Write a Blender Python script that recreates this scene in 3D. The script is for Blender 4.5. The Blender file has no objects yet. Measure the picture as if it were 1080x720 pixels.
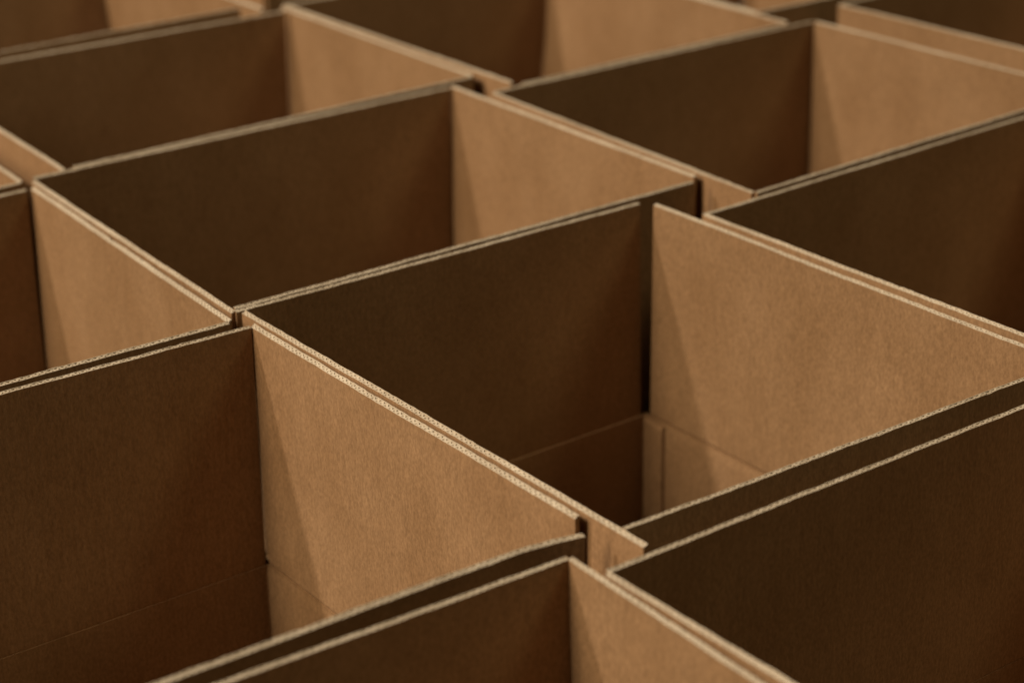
import bpy, math, random
from mathutils import Matrix, Vector

# ------------------------------------------------------------------ units
U = 0.57            # metres per layout unit (layout unit = camera height above the box rims)
BODY = 0.70         # height of a box body in layout units
FLAP = 0.34         # height of an upright flap
RIM = BODY + FLAP   # height of the rims above the floor
T = 0.0056          # thickness of the board (about 3 mm)
PITCH = 0.0088      # spacing of the corrugation (about 5 mm)

scene = bpy.context.scene
col = scene.collection

# ------------------------------------------------------------------ camera
cam = bpy.data.cameras.new('camera')
cam.sensor_width = 36.0
cam.lens = 36.0 * 2201.26 / 1080.0
cam.clip_start = 0.05
cam.clip_end = 200.0
cam.dof.use_dof = True
cam.dof.focus_distance = 2.42 * U
cam.dof.aperture_fstop = 5.0
co = bpy.data.objects.new('camera', cam)
col.objects.link(co)
rgt = Vector((0.80322324, -0.59535445, -0.01963418))
upv = Vector((0.24852912, 0.30498392, 0.91935743))
fwd = Vector((0.54135543, 0.74332892, -0.39293309))
m = Matrix.Identity(4)
for i in range(3):
    m[i][0], m[i][1], m[i][2] = rgt[i], upv[i], -fwd[i]
m.translation = Vector((0, 0, (RIM + 1.0) * U))
co.matrix_world = m
scene.camera = co

# ------------------------------------------------------------------ world, lamps, exposure
w = bpy.data.worlds.new('World')
scene.world = w
w.use_nodes = True
bg = w.node_tree.nodes['Background']
bg.inputs['Color'].default_value = (1.0, 0.88, 0.60, 1)
bg.inputs['Strength'].default_value = 0.028
scene.view_settings.view_transform = 'Standard'
scene.view_settings.look = 'None'
scene.view_settings.exposure = 0.0
scene.view_settings.gamma = 1.0


def lamp(name, travel, dist, size, power, colour, target=(1.6, 2.0, RIM)):
    l = bpy.data.lights.new(name, 'AREA')
    l.shape = 'ELLIPSE'
    l.size, l.size_y = size
    l.energy = power
    l.color = colour
    o = bpy.data.objects.new(name, l)
    col.objects.link(o)
    d = Vector(travel).normalized()
    o.location = Vector(target) * U - d * dist
    o.rotation_euler = d.to_track_quat('-Z', 'Y').to_euler()
    return o


lamp('window_light', (0.90, -0.04, -0.70), 7.0, (1.7, 4.0), 420, (1.0, 0.825, 0.60))
lamp('side_lamp', (1.15, -0.43, -1.0), 7.0, (0.32, 0.32), 225, (1.0, 0.875, 0.76))
lamp('ceiling_lamp', (-0.62, 0.55, -1.0), 6.0, (2.0, 2.0), 50, (1.0, 0.865, 0.50))


# ------------------------------------------------------------------ materials


def node(nt, kind, **kw):
    n = nt.nodes.new(kind)
    for k, v in kw.items():
        setattr(n, k, v)
    return n


def kraft(name, base, dark, light, edge=False):
    mt = bpy.data.materials.new(name)
    mt.use_nodes = True
    nt = mt.node_tree
    L = nt.links.new
    b = nt.nodes['Principled BSDF']
    b.inputs['Roughness'].default_value = 0.72
    b.inputs['Specular IOR Level'].default_value = 0.25
    tc = node(nt, 'ShaderNodeTexCoord')
    inf = node(nt, 'ShaderNodeObjectInfo')
    rnd = node(nt, 'ShaderNodeMath', operation='MULTIPLY')
    rnd.inputs[1].default_value = 57.0
    L(inf.outputs['Random'], rnd.inputs[0])

    def noise(scale, stretch, detail, rough=0.55):
        mp = node(nt, 'ShaderNodeMapping')
        mp.inputs['Scale'].default_value = stretch
        L(tc.outputs['Object'], mp.inputs['Vector'])
        n = node(nt, 'ShaderNodeTexNoise', noise_dimensions='4D')
        n.inputs['Scale'].default_value = scale
        n.inputs['Detail'].default_value = detail
        n.inputs['Roughness'].default_value = rough
        L(mp.outputs['Vector'], n.inputs['Vector'])
        L(rnd.outputs[0], n.inputs['W'])
        return n.outputs['Fac']

    def ramp(fac, a, bb, c0, c1):
        r = node(nt, 'ShaderNodeValToRGB')
        r.color_ramp.elements[0].position = a
        r.color_ramp.elements[1].position = bb
        r.color_ramp.elements[0].color = (*c0, 1)
        r.color_ramp.elements[1].color = (*c1, 1)
        L(fac, r.inputs['Fac'])
        return r.outputs['Color']

    def mult(a, bcol, f=1.0):
        x = node(nt, 'ShaderNodeMix', data_type='RGBA', blend_type='MULTIPLY')
        x.inputs[0].default_value = f
        L(a, x.inputs[6])
        L(bcol, x.inputs[7])
        return x.outputs[2]

    blot = noise(16.0, (1, 1, 0.6), 4.0)              # cloudy blotches of the paper
    streak = noise(300.0, (1, 1, 0.25), 3.0, 0.6)     # fibres running up the board
    fleck = noise(600.0, (1, 1, 0.5), 2.0, 0.7)      # short fibre flecks
    c = ramp(blot, 0.30, 0.72, dark, light)
    c = mult(c, ramp(streak, 0.30, 0.72, (0.91, 0.905, 0.90), (1.06, 1.06, 1.06)))
    c = mult(c, ramp(fleck, 0.34, 0.68, (0.80, 0.785, 0.75), (1.15, 1.15, 1.14)))
    if not edge:
        hv = noise(2.4, (1, 1, 1), 2.0)
        c = mult(c, ramp(hv, 0.35, 0.65, (0.94, 0.94, 0.93), (1.04, 1.04, 1.05)))
    L(c, b.inputs['Base Color'])
    # washboard of the flutes under the liner, running up the board
    sx = node(nt, 'ShaderNodeSeparateXYZ')
    L(tc.outputs['Object'], sx.inputs[0])
    ad = node(nt, 'ShaderNodeMath', operation='ADD')
    L(sx.outputs['X'], ad.inputs[0])
    L(sx.outputs['Y'], ad.inputs[1])
    fq = node(nt, 'ShaderNodeMath', operation='MULTIPLY')
    fq.inputs[1].default_value = 2 * math.pi / (PITCH * U)
    L(ad.outputs[0], fq.inputs[0])
    sn = node(nt, 'ShaderNodeMath', operation='SINE')
    L(fq.outputs[0], sn.inputs[0])
    sm = node(nt, 'ShaderNodeMath', operation='MULTIPLY')
    sm.inputs[1].default_value = 0.0 if edge else 0.12
    L(sn.outputs[0], sm.inputs[0])
    s1 = node(nt, 'ShaderNodeMath', operation='ADD')
    L(sm.outputs[0], s1.inputs[0])
    L(streak, s1.inputs[1])
    s2 = node(nt, 'ShaderNodeMath', operation='ADD')
    L(s1.outputs[0], s2.inputs[0])
    L(fleck, s2.inputs[1])
    bp = node(nt, 'ShaderNodeBump')
    bp.inputs['Strength'].default_value = 0.38
    bp.inputs['Distance'].default_value = 0.0005
    L(s2.outputs[0], bp.inputs['Height'])
    L(bp.outputs['Normal'], b.inputs['Normal'])
    return mt


M_KRAFT = kraft('kraft_liner', None, (0.282, 0.159, 0.074), (0.352, 0.209, 0.106))
M_EDGE = kraft('cut_board_edge', None, (0.47, 0.385, 0.285), (0.65, 0.56, 0.44), edge=True)
M_FLUTE = kraft('fluted_medium', None, (0.44, 0.345, 0.24), (0.56, 0.46, 0.33), edge=True)

fm = bpy.data.materials.new('concrete_floor')
fm.use_nodes = True
fb = fm.node_tree.nodes['Principled BSDF']
fn = fm.node_tree.nodes.new('ShaderNodeTexNoise')
fn.inputs['Scale'].default_value = 9.0
fn.inputs['Detail'].default_value = 8.0
fr = fm.node_tree.nodes.new('ShaderNodeValToRGB')
fr.color_ramp.elements[0].color = (0.10, 0.09, 0.08, 1)
fr.color_ramp.elements[1].color = (0.22, 0.20, 0.18, 1)
fm.node_tree.links.new(fn.outputs['Fac'], fr.inputs['Fac'])
fm.node_tree.links.new(fr.outputs['Color'], fb.inputs['Base Color'])
fb.inputs['Roughness'].default_value = 0.8

# ------------------------------------------------------------------ mesh helpers


class Mesh:
    def __init__(self):
        self.v, self.f, self.mi = [], [], []

    def add(self, p):
        self.v.append((p[0] * U, p[1] * U, p[2] * U))
        return len(self.v) - 1

    def quad(self, a, b, c, d, mi=0):
        self.f.append((a, b, c, d))
        self.mi.append(mi)

    def grid(self, pts, mi=0, flip=False):
        idx = [[self.add(p) for p in row] for row in pts]
        for r0, r1 in zip(idx, idx[1:]):
            for k in range(len(r0) - 1):
                q = (r0[k], r0[k + 1], r1[k + 1], r1[k])
                self.quad(*(q[::-1] if flip else q), mi)
        return idx

    def build(self, name, mats, parent, matrix, smooth=False):
        me = bpy.data.meshes.new(name)
        me.from_pydata(self.v, [], self.f)
        for mt in mats:
            me.materials.append(mt)
        me.polygons.foreach_set('material_index', self.mi)
        me.polygons.foreach_set('use_smooth', [smooth] * len(self.f))
        me.update()
        o = bpy.data.objects.new(name, me)
        col.objects.link(o)
        o.parent = parent
        o.matrix_basis = matrix
        return o


# ------------------------------------------------------------------ floor
fl = Mesh()
fl.grid([[(-6, -6, 0), (10, -6, 0)], [(-6, 10, 0), (10, 10, 0)]])
fo = fl.build('floor', [fm], None, Matrix.Identity(4))
fo['kind'] = 'structure'

# ------------------------------------------------------------------ a box body: four walls and a bottom, folded from one sheet
CREASE = 0.0020


def rect_loop(hx, hy, r, z):
    r = max(r, 0.0006)
    out = []
    for sx, sy, a0 in ((1, 1, 0), (-1, 1, 90), (-1, -1, 180), (1, -1, 270)):
        for a in (0, 30, 60, 90):
            t = math.radians(a0 + a)
            out.append((sx * (hx - r) + r * math.cos(t), sy * (hy - r) + r * math.sin(t), z))
    return out


def make_body(parent, hx, hy):
    b = Mesh()
    ti = 0.0065
    levels = []
    for d, z in ((0.0005, BODY - 0.010), (0.0022, BODY - 0.0035), (CREASE + 0.0004, BODY)):
        levels.append(rect_loop(hx - d, hy - d * 0.15, 0.006, z))
    outer = [rect_loop(hx, hy, 0.006, 0.002), rect_loop(hx, hy, 0.006, BODY * 0.5)] + levels
    inner = []
    for d, z in ((CREASE - 0.0008, BODY - 0.0005), (0.0013, BODY - 0.0035), (0.0006, BODY - 0.0085), (0.0, BODY - 0.016),
                 (0.0, BODY * 0.5), (0.0, 0.010)):
        inner.append(rect_loop(hx - ti + d, hy - ti + d * 0.15, 0.003, z))
    loops = outer + inner
    idx = [[b.add(p) for p in lp] for lp in loops]
    n = len(idx[0])
    for r0, r1 in zip(idx, idx[1:]):
        for k in range(n):
            b.quad(r0[k], r0[(k + 1) % n], r1[(k + 1) % n], r1[k])
    b.f.append(tuple(idx[-1])); b.mi.append(0)
    b.f.append(tuple(reversed(idx[0]))); b.mi.append(0)
    return b.build('body', [M_KRAFT], parent, Matrix.Identity(4))


def make_bottom(parent, hx, hy):
    # the two outer bottom flaps meet along a seam across the middle of the box
    s = Mesh()
    for sx in (-1, 1):
        x0, x1 = (sx * 0.0015, sx * (hx - 0.009))
        x0, x1 = min(x0, x1), max(x0, x1)
        y = hy - 0.009
        top = [(x0, -y, 0.018), (x1, -y, 0.018), (x1, y, 0.018), (x0, y, 0.018)]
        bot = [(p[0], p[1], 0.0125) for p in top]
        a = [s.add(p) for p in top]
        c = [s.add(p) for p in bot]
        s.quad(*a)
        s.quad(*c[::-1])
        for k in range(4):
            s.quad(c[k], c[(k + 1) % 4], a[(k + 1) % 4], a[k])
    return s.build('bottom_flap', [M_KRAFT], parent, Matrix.Identity(4))


# ------------------------------------------------------------------ an upright top flap of corrugated board
def make_flap(parent, pinv, f0, f1, t0, t1, rng, slant=0.0, crease=CREASE, curl=None):
    """f0-f1: fold line, t0-t1: cut top edge (centre of the board), inside of the box on the left of f0->f1."""
    f0, f1, t0, t1 = Vector(f0), Vector(f1), Vector(t0), Vector(t1)
    o = (f0 + f1) / 2
    ex = (f1 - f0).normalized()
    ez = ((t0 + t1) / 2 - o)
    ez = (ez - ex * ez.dot(ex)).normalized()
    ey = ez.cross(ex)                                   # points into the box
    M = Matrix.Identity(4)
    for i in range(3):
        M[i][0], M[i][1], M[i][2] = ex[i], ey[i], ez[i]
    M.translation = o * U
    loc = lambda p: Vector(((p - o).dot(ex), (p - o).dot(ey), (p - o).dot(ez)))
    F0, F1, T0, T1 = loc(f0), loc(f1), loc(t0), loc(t1)
    bow = rng.uniform(-0.0010, 0.0010)
    wav = rng.uniform(-0.0004, 0.0004)
    ph = rng.uniform(0, 6.28)
    rough_ph = rng.uniform(0, 6.28)

    def P(u, h, y):
        """u along the fold 0..1, h up the flap 0..1, y through the board"""
        a = F0.lerp(F1, u)
        b = T0.lerp(T1, u)
        p = a.lerp(b, h)
        off = bow * 4 * u * (1 - u) * h * h + wav * math.sin(9 * u + ph) * h
        if curl and u > curl[0]:
            s = (u - curl[0]) / (1 - curl[0])
            off += curl[1] * s * s * h
        z = p.z + 0.0002 * math.sin(17 * u + rough_ph) * h + 0.00015 * math.sin(53 * u + 2 * rough_ph) * h
        return (p.x, p.y + y + off, z + slant * y * max(0.0, h - 0.98) * 50)

    g = Mesh()
    length = (F1 - F0).length
    H = T / 2
    tl = 0.00085                                        # thickness of a liner (0.5 mm)
    nu = 90
    us = [k / nu for k in range(nu + 1)]
    # heights: a crease at the fold, then up to the cut edge
    prof = [(0.0, crease), (0.006, crease * 0.4), (0.016, 0.0)]
    hs = [0.0, 0.006, 0.016, 0.05] + [0.05 + 0.95 * k / 10 for k in range(1, 11)]

    def inset(h):
        for (h0, d0), (h1, d1) in zip(prof, prof[1:]):
            if h <= h1:
                return d0 + (d1 - d0) * (h - h0) / (h1 - h0)
        return 0.0
    for s in (1, -1):                                   # inner face, outer face
        face = [[P(u, h, s * (H - min(inset(h), H * 0.9))) for u in us] for h in hs]
        back = [[P(u, h, s * (H - tl)) for u in us] for h in (0.55, 0.8, 1.0)]
        fray = [rng.gauss(0, 0.0006) + (rng.random() < 0.03) * rng.uniform(-0.003, 0.0015) for u in us]
        face[-1] = [P(u, 1.0 + k, s * H) for u, k in zip(us, fray)]
        back[-1] = [P(u, 1.0 + k, s * (H - tl)) for u, k in zip(us, fray)]
        g.grid(face, 0, flip=(s < 0))
        g.grid(back, 2, flip=(s > 0))
        rim = [face[-1], back[-1]]
        g.grid(rim, 1, flip=(s < 0))
    # closed slot-cut ends
    for u, fl_ in ((0.0, False), (1.0, True)):
        end = [[P(u, h, -(H - inset(h) * 0.78)), P(u, h, H - inset(h) * 0.78)] for h in hs]
        g.grid(end, 0, flip=not fl_)
    # the fluted sheet between the liners, open at the cut edge
    n = max(8, int(round(length / PITCH))) * 10
    amp = H - tl - 0.0005
    tm = 0.0019
    ph0 = rng.uniform(0, 6.28)
    top_a, top_b, low_a, low_b = [], [], [], []
    for k in range(n + 1):
        u = k / n
        x = u * length / PITCH * 2 * math.pi + ph0
        sy = math.sin(x)
        jit = 0.10 * math.sin(x * 0.137 + ph0) + 0.08 * math.sin(x * 0.41)
        sq = 0.72 + 0.28 * (0.5 + 0.5 * math.sin(x * 0.083 + 1.7 * ph0)) * (0.6 + 0.4 * math.sin(x * 0.029 + ph))
        y = amp * sq * max(-1, min(1, sy * (1.15 + jit)))
        slope = abs(math.cos(x))
        half = tm / 2 * (1 + 0.9 * slope)
        dip = 1.0 - 0.002 * (0.5 + 0.5 * math.sin(x * 0.31 + ph))
        top_a.append(P(u, dip, y + half)); top_b.append(P(u, dip, y - half))
        low_a.append(P(u, 0.993, y + half)); low_b.append(P(u, 0.993, y - half))
    g.grid([top_a, top_b], 1, flip=True)
    g.grid([low_a, top_a], 2)
    g.grid([low_b, top_b], 2, flip=True)
    # solid stop well below the cut edge
    g.grid([[P(u, 0.993, H - tl) for u in us], [P(u, 0.993, -(H - tl)) for u in us]], 2, flip=True)
    return g.build('flap', [M_KRAFT, M_EDGE, M_FLUTE], parent, pinv @ M)


# crushed cut edges, tilted for brightness: side rims toward the main light, others away
SLANT = {'right': -0.40, 'left': 0.40, 'back': -0.25, 'front': 0.25}


# ------------------------------------------------------------------ one box
def make_box(name, label, rect, tops, seed, curls=None, tab=False):
    x0, x1, y0, y1, rot = rect
    rng = random.Random(seed)
    cx, cy = (x0 + x1) / 2, (y0 + y1) / 2
    hx, hy = (x1 - x0) / 2, (y1 - y0) / 2
    root = bpy.data.objects.new(name, None)
    root.empty_display_size = 0.1
    col.objects.link(root)
    a = math.radians(rot)
    PM = Matrix.Translation((cx * U, cy * U, 0.0)) @ Matrix.Rotation(a, 4, 'Z')
    root.matrix_basis = PM
    root['label'] = label
    root['category'] = 'box'
    root['group'] = 'open cardboard boxes packed in rows'
    make_body(root, hx, hy)
    make_bottom(root, hx, hy)
    pinv = PM.inverted()
    ca, sa = math.cos(a), math.sin(a)

    def wp(x, y, z):
        return (cx + ca * x - sa * y, cy + sa * x + ca * y, z)
    e = T / 2                      # fold line sits in the middle of the board
    s = 0.009                      # half of a corner slot
    zf = BODY
    lip = 0.003 if tab else 0.0    # the wall stands a little proud of the flap at this fold
    ends = {                       # ordered as in the tops table; reversed below where the inside would be on the wrong side
        'back': ((-hx + s, hy - e + lip), (hx - s * (1.6 if tab else 1.0), hy - e + lip)),
        'front': ((-hx + s, -hy + e), (hx - s, -hy + e)),
        'right': ((hx - e, hy - s * (1.6 if tab else 1.0)), (hx - e, -hy + s)),
        'left': ((-hx + e, hy - s), (-hx + e, -hy + s)),
    }
    for side, (p, q) in ends.items():
        f0, f1 = wp(*p, zf), wp(*q, zf)
        if side in tops:
            (ax, ay), (bx, by) = tops[side]
            t0, t1 = (ax, ay, RIM), (bx, by, RIM)
        else:
            l = rng.uniform(-0.004, 0.006)
            dx, dy = {'back': (0, l), 'front': (0, -l), 'right': (l, 0), 'left': (-l, 0)}[side]
            t0 = wp(p[0] + dx, p[1] + dy, RIM)
            t1 = wp(q[0] + dx, q[1] + dy, RIM)
        if side in ('back', 'left'):
            pass
        cu = (curls or {}).get(side)
        # inside must be on +y of the flap frame (ez x ex)
        if side in ('back', 'right'):
            f0, f1, t0, t1 = f1, f0, t1, t0
        if side == 'left':
            f0, f1, t0, t1 = f0, f1, t0, t1
        make_flap(root, pinv, f0, f1, t0, t1, rng, SLANT[side] * rng.uniform(0.6, 1.3), CREASE * (1.0 if side in ('right', 'left') else 0.12), cu)
    if tab:
        # glue tab of the back wall, folded round the corner and stuck inside the right wall
        g = Mesh()
        xw = hx - 0.0068
        yb, yf = hy - 0.0062, hy - 0.046
        th = 0.0055
        zt0, zt1 = BODY - 0.0015, BODY - 0.006
        pts = []
        for (y, zt, d) in ((yb, zt0, th), (yf - 0.002, zt1, th)):
            pts.append([(xw - d, y, 0.02), (xw - d, y, zt - 0.006), (xw - d * 0.6, y, zt), (xw, y, zt)])
        g.grid([list(r) for r in pts], 0, flip=True)
        y2 = yf - 0.004
        g.grid([pts[1], [(xw - 0.0002, y2, p[2]) for p in pts[1]]], 0, flip=True)
        g.build('glue_tab', [M_KRAFT, M_EDGE], root, Matrix.Identity(4))
    return root


# ------------------------------------------------------------------ the boxes: footprint (x0, x1, y0, y1, turn) and the cut edges of the flaps
BOXES = [
    ('open brown box in the middle with a glue seam inside its lit right side',
     (1.168, 1.845, 1.392, 2.188, 0.2), {
        'back': ((1.1622, 2.1917), (1.8205, 2.1823)),
        'right': ((1.8358, 2.1650), (1.8463, 1.4250)),
        'front': ((1.1804, 1.4364), (1.8340, 1.4288)),
        'left': ((1.1699, 2.1834), (1.1747, 1.3955))}, None, True),
    ('large open box at lower left, its front flap bent at the right end',
     (0.385, 1.160, 1.478, 2.146, 0), {
        'back': ((0.3950, 2.1590), (1.1521, 2.1358)),
        'right': ((1.1563, 2.1383), (1.1589, 1.4847)),
        'front': ((0.3900, 1.4734), (1.1410, 1.4640))}, {'front': (0.88, -0.012)}, False),
    ('blurred open box cut off at the bottom edge, below the middle of the photo',
     (0.325, 1.100, 0.762, 1.430, -1), {
        'back': ((0.3400, 1.4491), (1.0992, 1.4238)),
        'right': ((1.1006, 1.4226), (1.0823, 0.7800))}, None, False),
    ('open box at lower right showing a big dark back flap',
     (1.110, 1.885, 0.714, 1.382, 0.3), {
        'back': ((1.1131, 1.3790), (1.8750, 1.3796)),
        'left': ((1.1101, 1.3767), (1.1178, 0.7300))}, None, False),
    ('open box directly behind the middle one, both rear flaps fully in view',
     (1.174, 1.957, 2.207, 2.862, -0.4), {
        'back': ((1.1892, 2.8546), (1.9509, 2.8445)),
        'right': ((1.9584, 2.8495), (1.9610, 2.2214)),
        'front': ((1.1669, 2.2023), (1.9431, 2.2051)),
        'left': ((1.1835, 2.8420), (1.1596, 2.1919))}, None, False),
    ('open box at the left edge, its lit right flap behind the lower left box',
     (0.390, 1.163, 2.163, 2.822, -0.2), {
        'back': ((0.4100, 2.8000), (1.1580, 2.8107)),
        'right': ((1.1691, 2.8140), (1.1402, 2.1673)),
        'front': ((0.4000, 2.1775), (1.1377, 2.1653))}, None, False),
    ('open box at upper right with a broad lit right flap',
     (1.978, 2.745, 2.113, 2.772, 0.4), {
        'back': ((1.9922, 2.7720), (2.7281, 2.7643)),
        'right': ((2.7297, 2.7583), (2.7574, 2.1300)),
        'front': ((1.9804, 2.1100), (2.7300, 2.1385)),
        'left': ((1.9893, 2.7708), (1.9773, 2.1126))}, None, False),
    ('open box at the right edge with only a dark back flap, beside the middle box',
     (1.860, 2.635, 1.435, 2.098, 1), {
        'back': ((1.8589, 2.0862), (2.6300, 2.1095)),
        'left': ((1.8613, 2.0869), (1.8734, 1.4500))}, None, False),
    ('open box at upper left, a shadow across the right of its dark back flap',
     (1.246, 2.024, 2.878, 3.525, -0.5), {
        'back': ((1.2620, 3.5200), (2.0080, 3.4890)),
        'right': ((2.0202, 3.5192), (2.0233, 2.8789)),
        'front': ((1.2600, 2.8640), (2.0185, 2.8752)),
        'left': ((1.2668, 3.5000), (1.2430, 2.8626))}, None, False),
    ('blurred open box at the top centre, its back rim cut off by the top edge',
     (2.034, 2.686, 2.788, 3.545, 0.8), {
        'left': ((2.0349, 3.5366), (2.0514, 2.8007)),
        'back': ((2.0392, 3.5329), (2.6700, 3.5038)),
        'right': ((2.6714, 3.5100), (2.6847, 2.7879)),
        'front': ((2.0600, 2.7831), (2.6697, 2.7824))}, None, False),
    ('farthest open box in the top left corner, only the low parts of two flaps showing',
     (1.205, 1.985, 3.545, 4.205, 0), {
        'right': ((1.9578, 4.1900), (1.9840, 3.5308)),
        'front': ((1.2200, 3.5754), (1.9522, 3.5684))}, None, False),
    ('blurred open box in the top right corner, its lit left flap seen from outside',
     (2.862, 3.530, 2.055, 2.830, 0.5), {
        'left': ((2.8551, 2.8223), (2.8851, 2.0800)),
        'back': ((2.8658, 2.8228), (3.5000, 2.8266))}, None, False),
    ('box at the top right showing just a dark sliver of its front flap',
     (2.694, 3.362, 2.872, 3.645, 0), {
        'front': ((2.6990, 2.8800), (3.3400, 2.8720))}, None, False),
    ('box at the left edge showing just a small lit triangle of flap',
     (0.400, 1.178, 2.852, 3.515, 0), {
        'right': ((1.1900, 3.5000), (1.1671, 2.8499)),
        'front': ((0.4100, 2.8560), (1.1641, 2.8467))}, None, False),
    ('hidden box showing a tiny dark patch at the top edge, between two upper left boxes',
     (2.050, 2.820, 3.640, 4.305, 0), {}, None, False),
]
for k, (label, rect, tops, curls, tab) in enumerate(BOXES):
    make_box('cardboard_box', label, rect, tops, 11 + k, curls, tab)
